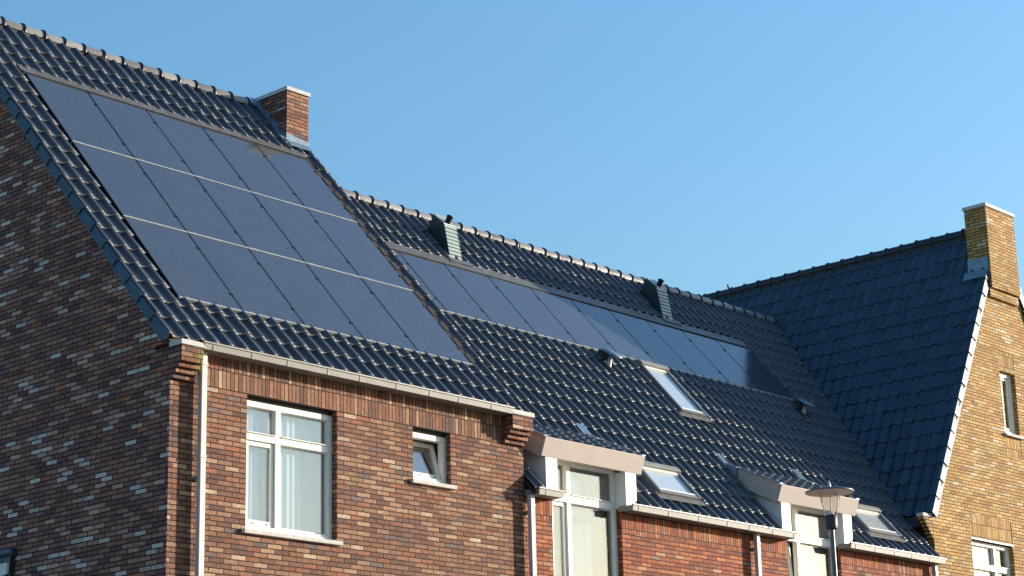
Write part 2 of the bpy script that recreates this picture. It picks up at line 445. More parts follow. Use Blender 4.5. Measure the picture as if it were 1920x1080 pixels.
def ridge_caps(mb, p0, d, n, pitch=.345, r=.112, drop=.055, flip=False, up=(0,0,1)):
    """half round ridge tiles with a raised collar, running from p0 in direction d"""
    d = Vector(d).normalized(); up = Vector(up)
    for i in range(n):
        c = Vector(p0) + d*(pitch*i) + Vector((0,0,random.uniform(-.004,.004)))
        dd = (d + Vector((random.uniform(-.004,.004), random.uniform(-.004,.004), random.uniform(-.004,.004)))).normalized()
        L = pitch
        side = dd.cross(up).normalized()
        xr = side if dd.cross(side).z > 0 else -side
        mb.lathe(c, [(r*.90, -.02), (r*.93, .0), (r*.97, L-.05), (r*.97, L-.02), (r*.85, L-.02), (r*.84, -.02)], 14, dd, 0, True, -.30, math.pi+.30, xref=xr)
        rb = .027
        prof = [(r*.90 + rb*max(0, math.sin(t*math.pi/8))*1.05, L-.035 - rb*1.15*math.cos(t*math.pi/8)) for t in range(9)]
        mb.lathe(c, prof, 14, dd, 1, True, -.30, math.pi+.30, xref=xr)

def gutter(mbg, x0, x1, zb, zt, y0=-.22, y1=0.0, left_hip=True, seams=None):
    """box gutter with rolled lip and straps"""
    h = .06 if left_hip else 0.0
    # front face, slightly raking; bottom; left end tapering back to the wall
    mbg.hexa([(x0+h, y0+.012, zb),(x1, y0+.012, zb),(x1, y1, zb),(x0, y1, zb),
              (x0+h, y0, zt-.012),(x1, y0, zt-.012),(x1, y1, zt-.012),(x0, y1, zt-.012)])
    mbg.box(x0+h-.015, x1+.012, y0-.012, y0+.02, zt-.010, zt+.006)
    x = x0 + h + .12
    while x < x1 - .05:
        mbg.hexa([(x,y0+.0085,zb),(x+.007,y0+.0085,zb),(x+.007,y0+.02,zb),(x,y0+.02,zb),(x,y0-.0015,zt-.0125),(x+.007,y0-.0015,zt-.0125),(x+.007,y0+.02,zt-.0125),(x,y0+.02,zt-.0125)], 1)
        mbg.hexa([(x+.008,y0+.008,zb-.003),(x+.036,y0+.008,zb-.003),(x+.036,y0+.02,zb-.003),(x+.008,y0+.02,zb-.003),(x+.008,y0-.003,zt-.0115),(x+.036,y0-.003,zt-.0115),(x+.036,y0+.02,zt-.0115),(x+.008,y0+.02,zt-.0115)], 0)
        mbg.box(x+.008, x+.03, y0+.0205, y1-.002, zb-.006, zb+.002, 0)
        x += random.uniform(.52, .72)

def downpipe(parent, x0, x1, ztop, y0=-.115, y1=-.047, zb=0.0):
    mb = MB()
    mb.box(x0, x1, y0, y1, zb, ztop)
    mb.box(x0-.006, x1+.006, y0-.006, y1+.006, ztop-1.25, ztop-1.21)
    mb.box(x0-.006, x1+.006, y0-.006, y1+.006, ztop-.16, ztop-.125)
    o = mb.build('downpipe', M_pipe, parent, bevel=.006)
    b = MB()
    for z in (ztop-.25, ztop-1.5):
        b.box(x0-.012, x1+.012, y1-.01, -.001, z, z+.035)
    build_each(b, 'pipe_bracket', M_zinc, o)
    return o

def frame_rect(mb, x0, x1, z0, z1, y0, y1, wl, wr, wb, wt):
    mb.box(x0, x0+wl, y0, y1, z0, z1)
    mb.box(x1-wr, x1, y0, y1, z0, z1)
    mb.box(x0+wl, x1-wr, y0+.001, y1-.001, z0, z0+wb)
    mb.box(x0+wl, x1-wr, y0+.001, y1-.001, z1-wt, z1)

def curtain(x0, x1, z0, z1, y, label, amp=.010, pleat=.11, group=None, mat=None):
    mb = MB(); n = max(24, int((x1-x0)/.012)); vs = []; 
    ph = random.uniform(0, 6)
    for i in range(n+1):
        x = x0 + (x1-x0)*i/n
        yy = y + amp*math.sin(2*math.pi*x/pleat + ph + .8*math.sin(x*9+ph)) + .4*amp*math.sin(x*37+ph)
        vs.append((x, yy))
    v = [(a, b, z0) for a, b in vs] + [(a, b + .01, z1) for a, b in vs] + [(a, b+.004, z0) for a, b in vs] + [(a, b+.014, z1) for a, b in vs]
    k = n+1
    f = [(i, i+1, k+i+1, k+i) for i in range(n)] + [(3*k+i, 3*k+i+1, 2*k+i+1, 2*k+i) for i in range(n)]
    mb.add(v, f, 0, True)
    o = mb.build('curtain', mat or M_cur)
    tag(o, label, 'curtain', group)
    return o

# ------------------------------------------------------------------ roof planes
ANG = math.radians(48.46)
TS = (0, math.cos(ANG), math.sin(ANG))
SL = math.tan(ANG)
R1 = Pl((0, .0024, 7.7036), (1,0,0), TS)
R2 = Pl((0, -.1876, 6.6236), (1,0,0), TS)
yv = lambda y, R: (y - R.O.y)/R.t.y                       # slope distance of a depth
z1 = lambda y: R1.O.z + SL*(y - R1.O.y)
z2 = lambda y: R2.O.z + SL*(y - R2.O.y)
UC = lambda k: -.05 + W*k
# the yellow house's slope facing left
ANG3 = math.radians(61.4)
S3 = math.tan(ANG3)
R3 = Pl((16.30, -.03, 7.44), (0,-1,0), (math.cos(ANG3), 0, math.sin(ANG3)))
z3 = lambda x: R3.O.z + S3*(x - R3.O.x)
XR3 = 19.47

# ------------------------------------------------------------------ HOUSE 1 : brown brick end house
H1 = thing('brick_house', (3.0, 5.0, 0), 'brown brick end house at the left with a dark gable wall and fifteen solar panels', 'house')
X1 = 5.972
YR1 = 5.03
mb = MB()
w1 = (1.14, 2.575, 5.60, 7.21); w1s = (3.885, 4.572, 6.52, 7.21)
wall_holes(mb, 0, X1, 0, .30, 0, 7.21, [w1, w1s], left=1)
mb.build('wall', [M_brown, M_gable], H1)
mb = MB(); mb.box(.3, X1, 9.7, 10.0, 0, 7.4); mb.build('rear_wall', M_brown, H1)
# gable end wall on the left
mb = MB()
zt = lambda y: min(z1(y), z1(2*YR1 - y)) - .03
poly = [(0,.30,0),(0,.30,7.655),(0,.021,7.655),(0,.021,zt(.021)),(0,YR1,zt(YR1)),(0,9.9,zt(9.9)),(0,9.9,0)]
mb.prism(poly, (.3,0,0))
mb.build('gable_wall', M_gable, H1)
mb = MB()
zt2 = lambda y: z1(y) - .04
mb.prism([(X1-.001,.32,0),(X1-.001,9.69,0),(X1-.001,2*YR1-.4,zt2(.4)),(X1-.001,YR1,zt2(YR1)),(X1-.001,.32,zt2(.32))], (-.24,0,0))
mb.build('party_wall', M_gable, H1)
# soldier course under the gutter
mb = MB(); mb.box(.3105, X1, -.003, .2995, 7.2105, 7.60)
mb.build('soldier_course', M_brown_s, H1)
# corbelled brick piers that close off the gutter
def pier(x0, x1, m, steps=((7.40,7.59,.20),(7.34,7.3995,.15),(7.28,7.3395,.10),(7.2205,7.2795,.05))):
    mb = MB()
    for za, zb, p in steps: mb.box(x0, x1, -p, -.0035, za, zb, 0, 1 if x0 < 1 else 0)
    if x0 < 1: mb.box(x0, x1, -.0034, .2995, 7.2105, 7.60, 0, 1)
    o = mb.build('corbel_pier', [m, M_gable], H1)
    c = MB()
    c.box(x0-.012, x1+.02, -.212, .02, 7.5905, 7.648)
    c.build('pier_cap', M_capst, o)
pier(.0, .31, M_brown_moss)
pier(5.565, X1-.006, M_brown)
mb = MB(); gutter(mb, .315, 5.56, 7.582, 7.664, left_hip=False)
mb.build('gutter', [M_zinc, M_seam], H1)
downpipe(H1, .366, .446, 7.58)
# roof
vr1 = [ (y - .0024 + .0524)/R1.t.y for y in [-.05 + .2425*j for j in range(20)] ]
vr1 = [v - .0 for v in vr1]
vr1 = [.2425*j/R1.t.y for j in range(20)]
vt1 = yv(YR1 - .05, R1)
PV0, PV1 = yv(.60, R1), yv(4.022, R1)      # panel field
PU0, PU1 = .545, 5.615
def keep1(uc, v0, v1):
    inside = uc - W*.40 > PU0 - .17 and uc + W*.40 < PU1 + .16
    if inside and uc + W/2 > PU0+.02:
        if v0 >= PV0 and v1 <= PV1 + .14: return None
        if v0 < PV0 < v1: return (v0, min(v1, PV0 + .05))
        if v0 < PV1 + .03 and v1 > PV1:
            return None
    return (v0, v1)
roof1 = MB()
# deck in two slopes
roof1.prism([R1(-.02,-.02,-.03), R1(X1-.01,-.02,-.03), R1(X1-.01,vt1+.05,-.03), R1(-.02,vt1+.05,-.03)], -R1.n*.03)
B1 = Pl((0, 2*YR1 - .0024, 7.7036), (-1,0,0), (0, -TS[1], TS[2]))
roof1.prism([B1(.02,-.02,.03), B1(-X1+.01,-.02,.03), B1(-X1+.01,vt1+.05,.03), B1(.02,vt1+.05,.03)], -B1.n*.06)
H1roof = roof1.build('roof', M_deck, H1)
mb = MB(); tile_field(mb, R1, [UC(k) for k in range(27)], vr1, vt1, keep1, first=PROF_L)
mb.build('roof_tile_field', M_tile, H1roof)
mb = MB()
verge_flaps(mb, R1, -.085, vr1, vt1, -1)
mb.build('verge', M_verge, H1roof)
mb = MB(); verge_flaps(mb, R1, X1+.030, vr1, vt1, 1, drop=.10, t0=.022, t1=.004); mb.build('verge', M_verge, H1roof)
mb = MB(); ridge_caps(mb, (.475-.345*2, YR1, 13.345), (1,0,0), 16)
mb.build('ridge', [M_ridge, M_collar], H1roof)
mb = MB()
mb.hexa([(-.02,YR1-.15,13.18),(5.6,YR1-.15,13.18),(5.6,YR1+.15,13.18),(-.02,YR1+.15,13.18),(-.02,YR1-.085,13.32),(5.6,YR1-.085,13.32),(5.6,YR1+.085,13.32),(-.02,YR1+.085,13.32)])
mb.build('ridge_bedding', M_mortar, H1roof)
# in-roof tray: flashing above the panels, battens beside them
mb = MB()
mb.pbox(R1, PU0-.05, PU1+.03, PV1+.012, PV1+.20, .004, .046)
mb.pbox(R1, PU0-.03, PU1+.02, PV1+.002, PV1+.034, .005, .058)
mb.build('top_flashing', M_strip, H1roof)
mb = MB()
mb.pbox(R1, PU1+.012, UC(26)-W/2+.012, PV0-.05, PV1+.1, -.028, .012)
for j in range(13):
    v = PV0 + .1 + j*.3657
    mb.pbox(R1, PU1+.05, UC(26)-W/2+.02, v, v+.20, .0125, .03)
mb.build('side_batten', M_batten, H1roof)
mb = MB()
mb.pbox(R1, PU0-.03, PU1+.03, PV0-.1, PV1+.01, -.0295, -.010)
mb.build('tray', M_black, H1roof)
# lead patch at the left end of the roof
mb = MB(); a = yv(4.23, R1)
mb.pbox(R1, .0, .16, a, a+.34, .070, .078); mb.pbox(R1, .16, .27, a+.02, a+.34, .060, .069)
mb.build('lead_patch', M_lead, H1roof, bevel=.003)
# chimney
cx0, cx1, cy0, cy1 = 5.50, 5.945, 4.31, 5.42
ch = MB(); ch.box(cx0, cx1, cy0, cy1, 11.6, 13.455, 0, 1)
ch = ch.build('chimney', [M_brown, M_gable], H1)
c = MB(); c.box(cx0-.02, cx1+.025, cy0-.025, cy1+.03, 13.4555, 13.515); c.build('chimney_cap', M_capst, ch)
c = MB()
v = yv(cy0, R1)
# apron in front and stepped soaker on the left face
c.pbox(R1, cx0-.05, cx1-.04, v-.15, v-.004, .055, .072)
c.hexa([(cx0-.02,cy0-.014,12.56),(cx1+.012,cy0-.014,12.56),(cx1+.012,cy0-.003,12.56),(cx0-.02,cy0-.003,12.56),
        (cx0-.02,cy0-.012,12.75),(cx1+.012,cy0-.012,12.69),(cx1+.012,cy0-.003,12.69),(cx0-.02,cy0-.003,12.75)])
for k in range(4):
    y = cy0 + .02 + k*.19
    c.hexa([(cx0-.012,y,z1(y)+.0),(cx0-.002,y,z1(y)+.0),(cx0-.002,y+.19,z1(y+.19)),(cx0-.012,y+.19,z1(y+.19)),
            (cx0-.012,y,z1(y)+.17),(cx0-.002,y,z1(y)+.17),(cx0-.002,y+.185,z1(y)+.30),(cx0-.012,y+.185,z1(y)+.30)])
    vv = yv(y, R1)
    c.pbox(R1, cx0-.13, cx0-.003, vv, vv+.30, .060+.004*k, .068+.004*k)
c.build('lead_flashing', M_lead, ch, bevel=.004)

def window(parent, x0, x1, z0, z1_, yf=.085, mull=None, trans=None, sash=(), tilt=False, name='window', depth=.09, shoe=True):
    """cream frame with mullion and transom; returns frame object"""
    mb = MB(); fw = .062
    frame_rect(mb, x0, x1, z0, z1_, yf, yf+depth, fw, fw, fw, fw+.01)
    if mull: mb.box(mull[0], mull[1], yf-.004, yf+depth-.004, z0+fw, z1_-fw-.01)
    if trans:
        xs = [x0+fw, x1-fw] if not mull else [x0+fw, mull[0], mull[1], x1-fw]
        for a, b in zip(xs[::2], xs[1::2]):
            mb.box(a, b, yf-.002, yf+depth-.006, trans[0], trans[1])
            mb.box(a+.002, b-.002, yf-.022, yf+.03, trans[1]-.0005, trans[1]+.014)
    mb.box(x0+.004, x1-.004, yf-.016, yf+.02, z0-.002, z0+.028)
    fr = mb.build(name, M_frame, parent, bevel=.006)
    cells = []
    xs = [(x0+fw, x1-fw)] if not mull else [(x0+fw, mull[0]), (mull[1], x1-fw)]
    zs = [(z0+fw, z1_-fw-.01)] if not trans else [(z0+fw, trans[0]), (trans[1], z1_-fw-.01)]
    for i, (a, b) in enumerate(xs):
        for j, (c_, d_) in enumerate(zs):
            g = MB()
            yg = yf + .055
            if (i, j) in sash:
                s = MB(); sw = .055
                if tilt:
                    # sash hung at the bottom, its head leaning into the room
                    lean = tilt
                    def T(x, y, z): 
                        return (x, y + (z-c_)/(d_-c_)*lean, z)
                    def tb(m_, xa, xb, ya, yb, za, zb):
                        m_.hexa([T(xa,ya,za),T(xb,ya,za),T(xb,yb,za),T(xa,yb,za),T(xa,ya,zb),T(xb,ya,zb),T(xb,yb,zb),T(xa,yb,zb)])
                    ys = yf + .03
                    tb(s, a+.004, a+sw, ys, ys+.06, c_+.004, d_-.004); tb(s, b-sw, b-.004, ys, ys+.06, c_+.004, d_-.004)
                    tb(s, a+sw, b-sw, ys+.001, ys+.059, c_+.004, c_+.065); tb(s, a+sw, b-sw, ys+.001, ys+.059, d_-.06, d_-.004)
                    s.build('sash', M_frame, fr)
                    tb(g, a+sw-.004, b-sw+.004, ys+.026, ys+.036, c_+.06, d_-.055)
                else:
                    frame_rect(s, a+.004, b-.004, c_+.004, d_-.004, yf+.022, yf+.08, sw, sw, sw+.012, sw)
                    s.build('sash', M_frame, fr, bevel=.005)
                    g.box(a+sw-.002, b-sw+.002, yf+.050, yf+.060, c_+sw, d_-sw)
                if shoe:
                    k = MB()
                    for q in (.3, .78):
                        k.box(a+(b-a)*q-.018, a+(b-a)*q+.018, yf+.012, yf+.024, c_+.028, c_+.038)
                    build_each(k, 'drain_cap', M_seam, fr)
            else:
                g.box(a-.003, b+.003, yg, yg+.010, c_-.003, d_+.003)
                gb = MB(); frame_rect(gb, a+.0005, b-.0005, c_+.0005, d_-.0005, yg-.022, yg-.001, .012, .012, .020, .010)
                gb.build('glazing_bead', M_frame, fr)
            g.build('pane', M_glass, fr)
    return fr
def sill(parent, x0, x1, zt_, d=.055, h=.062):
    s = MB()
    s.hexa([(x0,-d,zt_-h),(x1,-d,zt_-h),(x1,.08,zt_-h),(x0,.08,zt_-h),(x0,-d,zt_-.012),(x1,-d,zt_-.012),(x1,.08,zt_),(x0,.08,zt_)])
    return s.build('window_sill', M_stone, parent, bevel=.004)

fr = window(H1, w1[0], w1[1], 5.615, 7.165, mull=(1.655,1.735), trans=(6.69,6.775), sash=((0,0),))
h = MB(); h.box(1.540,1.556,.150,.185,6.10,6.25); h.build('handle', M_white, fr)
sill(H1, 1.085, 2.63, 5.6135)
fr2 = window(H1, w1s[0], w1s[1], 6.535, 7.165, sash=((0,0),), tilt=.13)
sill(H1, 3.83, 4.63, 6.5335)
# lintel plates above the two windows
mb = MB(); mb.box(w1[0]+.002, w1[1]-.002, .092, .28, 7.168, 7.2085); mb.box(w1s[0]+.002, w1s[1]-.002, .092, .28, 7.168, 7.2085)
build_each(mb, 'lintel', M_dark, H1)
def room(parent, x0, x1, z0, z1_, y0=.31, y1=2.4):
    m = MB()
    for q in ((x0-.02,x0,y0,y1,z0,z1_),(x1,x1+.02,y0,y1,z0,z1_),(x0-.02,x1+.02,y1,y1+.02,z0,z1_),(x0-.02,x1+.02,y0,y1+.02,z0-.02,z0),(x0-.02,x1+.02,y0,y1+.02,z1_,z1_+.02)):
        m.box(*q)
    return m.build('room', M_room, parent)
room(H1, .6, 3.3, 4.8, 7.3); room(H1, 3.5, 5.2, 4.9, 7.3)
curtain(1.16, 1.69, 5.61, 7.19, .20, 'white pleated curtain behind the left lights of the large window in the brown house')
curtain(1.705, 2.56, 5.61, 7.19, .21, 'white pleated curtain behind the right lights of the large window in the brown house')
# blind fabric behind the tilted sash
curtain(4.28, 4.6, 6.2, 7.26, .50, 'brownish drape behind the small tilted window of the brown house', .015, .05)
# low canopy on the gable wall at the bottom left
cp = MB(); cp.box(-.07, -.001, 2.93, 6.5, 5.08, 5.56); cp = cp.build('canopy', M_dark, H1)
c = MB(); c.lathe((-.05, 2.89, 5.57), [(0,0),(.05,0),(.055,.02),(.055,4.0),(0,4.0)], 12, (0,1,0)); c.box(-.05,-.001,2.90,6.5,5.5605,5.60); c.build('roofing_edge', M_roofing, cp)
c = MB(); c.prism([(-.072,2.95,5.31),(-.072,2.95,5.445),(-.072,5.2,5.42),(-.072,5.2,4.96)], (-.03,0,0)); c.build('fascia', M_board, cp)

# ------------------------------------------------------------------ the two red brick terraced houses
XM = 11.2115
YR2 = 4.80
PITCH = 5.45
P2V0, P2V1 = yv(2.675, R2), yv(3.735, R2)
P2U0 = 7.28 - 1.015
P2U1 = 7.28 + 1.015*9
rows2 = [.2425*j/R2.t.y for j in range(20)]
vt2 = yv(YR2 - .05, R2)
SKA = [(11.655-PITCH, 12.375-PITCH, 1.73, 2.585), (8.87, 9.86, .055, .50)]       # skylights of the left unit
def terrace(x0, x1, s, ks, label, first):
    H = thing('terraced_house', ((x0+x1)/2, 5.0, 0), label, 'house', 'red brick terraced houses')
    ox0, ox1 = 6.53+s, 8.0+s
    xw1 = min(x1, 16.335)
    mb = MB(); wall_holes(mb, x0, xw1, 0, .30, 0, 6.27, [(ox0, ox1, 5.0, 6.30)])
    mb.build('wall', M_red, H)
    mb = MB(); mb.box(x0, x1, 9.3, 9.6, 0, 6.4); mb.build('rear_wall', M_red, H)
    mb = MB(); mb.box(x0, ox0, -.003, .30, 6.2705, 6.60); mb.box(ox1, xw1, -.003, .30, 6.2705, 6.60)
    build_each(mb, 'soldier_course', M_red_s, H)
    # roof
    mb = MB()
    def valley_x(v): # where the slope of the yellow house cuts this roof
        z = (R2(0, v, 0)).z
        return R3.O.x + (z - R3.O.z)/S3
    if first:
        strips = [(x0, x1, -.02, vt2+.05)]
    def deckstrip(xa, xb, va, vb): mb.prism([R2(xa,va,-.03), R2(xb,va,-.03), R2(xb,vb,-.03), R2(xa,vb,-.03)], -R2.n*.03)
    c0, c1 = 6.33+s, 8.22+s
    vd = yv(.62, R2)
    deckstrip(x0, c0, -.02, vd); deckstrip(c1, x1 if first else 16.33, -.02, vd)
    deckstrip(x0, x1, vd, vt2+.05)
    B2 = Pl((0, 2*YR2 + .1876, 6.6236), (-1,0,0), (0, -TS[1], TS[2]))
    mb.prism([B2(-x0,-.02,.03), B2(-x1,-.02,.03), B2(-x1,vt2+.05,.03), B2(-x0,vt2+.05,.03)], -B2.n*.06)
    roof = mb.build('roof', M_deck, H)
    sk = [(a+s, b+s, c, d) for a, b, c, d in (SKA if True else [])]
    # the upper skylight of each unit stands at its right border
    sk[0] = (11.655 + (s if not first else 0), 12.375 + (s if not first else 0), 1.73, 2.585) if not first else None
    sk = [q for q in sk if q]
    if not first: sk[0] = (11.655, 12.375, 1.73, 2.585)
    def keep(uc, v0, v1):
        y0 = R2(0, v0, 0).y; y1 = R2(0, v1, 0).y
        if c0-.05 < uc < c1+.05 and y1 < .78: return None
        if c0-.05 < uc < c1+.05 and y0 < .66 < y1: v0 = yv(.66, R2)
        if not first and uc > valley_x((v0+v1)/2) + .55: return None
        if not first and y0 < .2 and uc > 16.25: return None
        for a, b, c, d in sk:
            if a - .03 < uc < b + .03:
                va, vb = yv(c, R2) - .10, yv(d, R2) + .03
                if v0 >= va and v1 <= vb: return None
                if v0 < va < v1 and v1 < vb + .3: v1 = va + .01
                elif va <= v0 < vb < v1: v0 = vb
                if v0 < va and v1 > vb: v1 = va
                if v1 - v0 < .03: return None
        if P2U0 - .1 < uc < P2U1 + .02:
            if v0 >= P2V0 and v1 <= P2V1 + .14: return None
            if v0 < P2V0 < v1: v1 = P2V0 + .05
            elif v0 < P2V1 + .06 and v1 > P2V1: return None
        return (v0, v1)
    mb = MB(); tile_field(mb, R2, [UC(k) for k in ks], rows2, vt2, keep)
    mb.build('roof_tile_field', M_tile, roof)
    mb = MB()
    n = int(round((min(x1, 18.9) - x0)/.345))
    ridge_caps(mb, (x0 + (.04 if first else .04+.0), YR2, 12.225), (1,0,0), n)
    mb.build('ridge', [M_ridge, M_collar], roof)
    mb = MB(); xe = min(x1, 18.7)
    mb.hexa([(x0,YR2-.15,12.06),(xe,YR2-.15,12.06),(xe,YR2+.15,12.06),(x0,YR2+.15,12.06),(x0,YR2-.085,12.20),(xe,YR2-.085,12.20),(xe,YR2+.085,12.20),(x0,YR2+.085,12.20)])
    mb.build('ridge_bedding', M_mortar, roof)
    mb = MB(); xa, xb = max(x0, P2U0-.05), min(x1, P2U1+.04)
    mb.pbox(R2, xa, xb, P2V1+.012, P2V1+.24, .004, .046); mb.pbox(R2, xa, xb, P2V1+.002, P2V1+.034, .005, .058)
    mb.build('top_flashing', M_strip, roof)
    mb = MB(); mb.pbox(R2, xa, xb, P2V0-.1, P2V1+.01, -.0295, -.010); mb.build('tray', M_black, roof)
    # gutters left and right of the dormer
    if first: segs = [(5.985, 6.53), (7.945, XM)]
    else: segs = [(XM+.001, 11.99), (7.945+PITCH, 16.30)]
    for a, b in segs:
        hip = not (not first and a < 12)
        mb = MB(); gutter(mb, a, b, 6.560, 6.648, left_hip=hip)
        mb.build('gutter', [M_zinc, M_seam], H)
    if first:
        downpipe(H, 5.976, 6.056, 6.56); downpipe(H, 11.055, 11.135, 6.56)
    # dormer ------------------------------------------------------------
    D = MB()
    k = .45
    zf = lambda y: 7.370 + k*(y+.2)
    zl = lambda y: 7.120 + k*(y+.1)
    D.box(6.31+s, 6.548+s, -.10, .18, 6.61, 7.125)
    dm = D.build('dormer', M_white, H, bevel=.004)
    D = MB(); D.box(7.998+s, 8.235+s, -.10, .18, 6.61, 7.125); D.build('corner_post', M_white, dm, bevel=.004)
    ck = MB()
    for xa, xb in ((6.314, 6.36), (8.185, 8.231)):
        ck.prism([(xa+s,.1805,6.5),(xa+s,.1805,7.22),(xa+s,.62,7.42),(xa+s,.62,7.3)], (xb-xa,0,0))
        ck.prism([(xa+s,-.05,7.1255),(xa+s,-.05,7.138),(xa+s,.1803,7.238),(xa+s,.1803,7.1255)], (xb-xa,0,0))
    build_each(ck, 'cheek', M_white, dm)
    fa = MB()
    xa, xb = 6.217+s, 8.345+s
    # canted front board
    fa.hexa([(xa,-.108,7.118),(xb,-.108,7.118),(xb,-.06,7.118),(xa,-.06,7.118),(xa,-.202,7.370),(xb,-.202,7.370),(xb,-.15,7.372),(xa,-.15,7.372)])
    for xs_ in ((xa, xa+.035), (xb-.035, xb)):
        fa.hexa([(xs_[0],-.0595,7.122),(xs_[1],-.0595,7.122),(xs_[1],.56,zl(.56)),(xs_[0],.56,zl(.56)),
                 (xs_[0],-.1495,zf(-.1495)+.006),(xs_[1],-.1495,zf(-.1495)+.006),(xs_[1],.93,zf(.93)+.006),(xs_[0],.93,zf(.93)+.006)])
    fa.build('fascia', M_beige, dm, bevel=.004)
    sf = MB()
    sf.hexa([(xa+.036,-.0585,7.126),(xb-.036,-.0585,7.126),(xb-.036,.3,7.27),(xa+.036,.3,7.27),(xa+.036,-.0585,7.15),(xb-.036,-.0585,7.15),(xb-.036,.3,7.30),(xa+.036,.3,7.30)])
    sf.build('soffit', M_white, dm)
    RD = Pl((0, -.165, zf(-.165)-.055), (1,0,0), (0,1,k))
    t_ = MB()
    rows = [.02 + j*.30 for j in range(4)]
    n0 = math.ceil((xa+.10+.05)/W); 
    for j, v0 in enumerate(rows):
        kk = n0
        while UC(kk) < xb - .09:
            tile(t_, RD, UC(kk), v0, min(v0+.35, 1.10), wf=.018)
            kk += 1
    t_.prism([RD(xa+.036,0,-.005), RD(xb-.036,0,-.005), RD(xb-.036,1.12,-.005), RD(xa+.036,1.12,-.005)], -RD.n*.03, 1)
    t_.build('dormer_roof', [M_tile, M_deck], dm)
    for e in (-1, 1):
        ld = MB()
        # lead gutter where the side board dies into the main roof
        ua, ub = (xa-.10, xa+.02) if e < 0 else (xb-.16, xb+.03)
        va = yv(.74, R2)
        ld.pbox(R2, ua, ub, va, va+.42, .060, .068)
        ld.hexa([(ua+.03,.62,z2(.62)+.07),(ub,.62,z2(.62)+.07),(ub,.92,z2(.92)+.03),(ua+.03,.92,z2(.92)+.03),
                 (ua+.05,.60,zf(.60)+.02),(ub,.60,zf(.60)+.02),(ub,.93,zf(.93)+.03),(ua+.05,.93,zf(.93)+.03)])
        xc = (xa-.02, xa+.05) if e < 0 else (xb-.05, xb+.02)
        ld.hexa([(xc[0],-.19,zf(-.19)+.0075),(xc[1],-.19,zf(-.19)+.0075),(xc[1],.95,zf(.95)+.0075),(xc[0],.95,zf(.95)+.0075),
                 (xc[0],-.19,zf(-.19)+.016),(xc[1],-.19,zf(-.19)+.016),(xc[1],.95,zf(.95)+.020),(xc[0],.95,zf(.95)+.020)])
        ld.build('lead_flashing', M_lead, dm, bevel=.003)
    # tall window that runs up into the dormer
    fr = window(H, ox0+.02, ox1-.003, 5.02, 7.185, yf=.085, mull=(6.955-.02+s, 7.035-.02+s), trans=(6.585, 6.69), sash=((0,0),), tilt=0.0 if first else .11, shoe=first)
    room(H, ox0-.4, ox1+.4, 4.6, 7.15, .31, 2.0)
    # skylights
    for a, b, c, d in sk:
        va, vb = yv(c, R2), yv(d, R2)
        m = MB(); fw = .055
        m.pbox(R2, a, a+fw, va, vb, .0, .105); m.pbox(R2, b-fw, b, va, vb, .0, .105)
        m.pbox(R2, a+fw, b-fw, va, va+.06, .0, .095)
        so = m.build('skylight', M_skyframe, H, bevel=.006)
        m = MB(); m.pbox(R2, a-.01, b+.01, vb-.09, vb+.015, .03, .135); m.build('hood', M_zinc, so, bevel=.012)
        m = MB(); m.pbox(R2, a+fw, b-fw, vb-.135, vb-.0905, .03, .092); m.pbox(R2, a+fw, b-fw, va+.061, va+.10, .03, .088); m.build('inner_frame', M_frame, so)
        m = MB(); m.pbox(R2, a+fw-.003, b-fw+.003, va+.055, vb-.088, .074, .082); m.build('pane', M_sky, so)
        m = MB(); m.pbox(R2, a+fw, b-fw, va+.04, vb-.05, .045, .052); m.build('blind', M_white, so)
        m = MB(); m.pbox(R2, a-.06, b+.06, va-.10, va-.001, .03, .055)
        m.pbox(R2, a-.07, a-.001, va-.05, vb+.03, -.01, .03); m.pbox(R2, b+.001, b+.07, va-.05, vb+.03, -.01, .03)
        m.build('apron_flashing', M_strip, so, bevel=.006)
    # louvred vent housing just under the ridge
    q0, q1 = 8.662 + (PITCH+.058)*(0 if first else 1), 8.938 + (PITCH+.058)*(0 if first else 1)
    yb, zb_ = 3.90, 11.235
    yt, ztp = 4.035, 11.905
    ybk, zbk = 4.395, 12.19
    m = MB()
    m.prism([(q0,yb,zb_),(q0,yt,ztp),(q0,ybk-.12,zbk-.06),(q0,4.33,12.02),(q0,4.50,11.8),(q0,4.1,11.3)], (.012,0,0))
    m.prism([(q1-.012,yb,zb_),(q1-.012,yt,ztp),(q1-.012,ybk-.12,zbk-.06),(q1-.012,4.33,12.02),(q1-.012,4.50,11.8),(q1-.012,4.1,11.3)], (.012,0,0))
    vb_ = m.build('vent_housing', M_ventside, H)
    m = MB()
    m.hexa([(q0+.0125,yb+.03,zb_),(q1-.0125,yb+.03,zb_),(q1-.0125,yb+.05,zb_),(q0+.0125,yb+.05,zb_),(q0+.0125,yt+.03,ztp),(q1-.0125,yt+.03,ztp),(q1-.0125,yt+.05,ztp),(q0+.0125,yt+.05,ztp)], 1)
    ns = 10
    for i in range(ns):
        f0, f1 = i/ns + .012, (i+1)/ns
        ya, za = yb + (yt-yb)*f0, zb_ + (ztp-zb_)*f0
        yc, zc = yb + (yt-yb)*f1, zb_ + (ztp-zb_)*f1
        m.hexa([(q0-.001,ya-.010,za),(q1+.001,ya-.010,za),(q1+.001,ya+.004,za),(q0-.001,ya+.004,za),
                (q0-.001,yc+.004,zc),(q1+.001,yc+.004,zc),(q1+.001,yc+.018,zc),(q0-.001,yc+.018,zc)])
    m.hexa([(q0,yt,ztp+.001),(q1,yt,ztp+.001),(q1,ybk-.12,zbk-.06),(q0,ybk-.12,zbk-.06),(q0,yt,ztp+.012),(q1,yt,ztp+.012),(q1,ybk-.12,zbk-.048),(q0,ybk-.12,zbk-.048)])
    m.build('louvre', [M_vent, M_black], vb_)
    m = MB(); ax = Vector((.25,-.35,.9)).normalized()
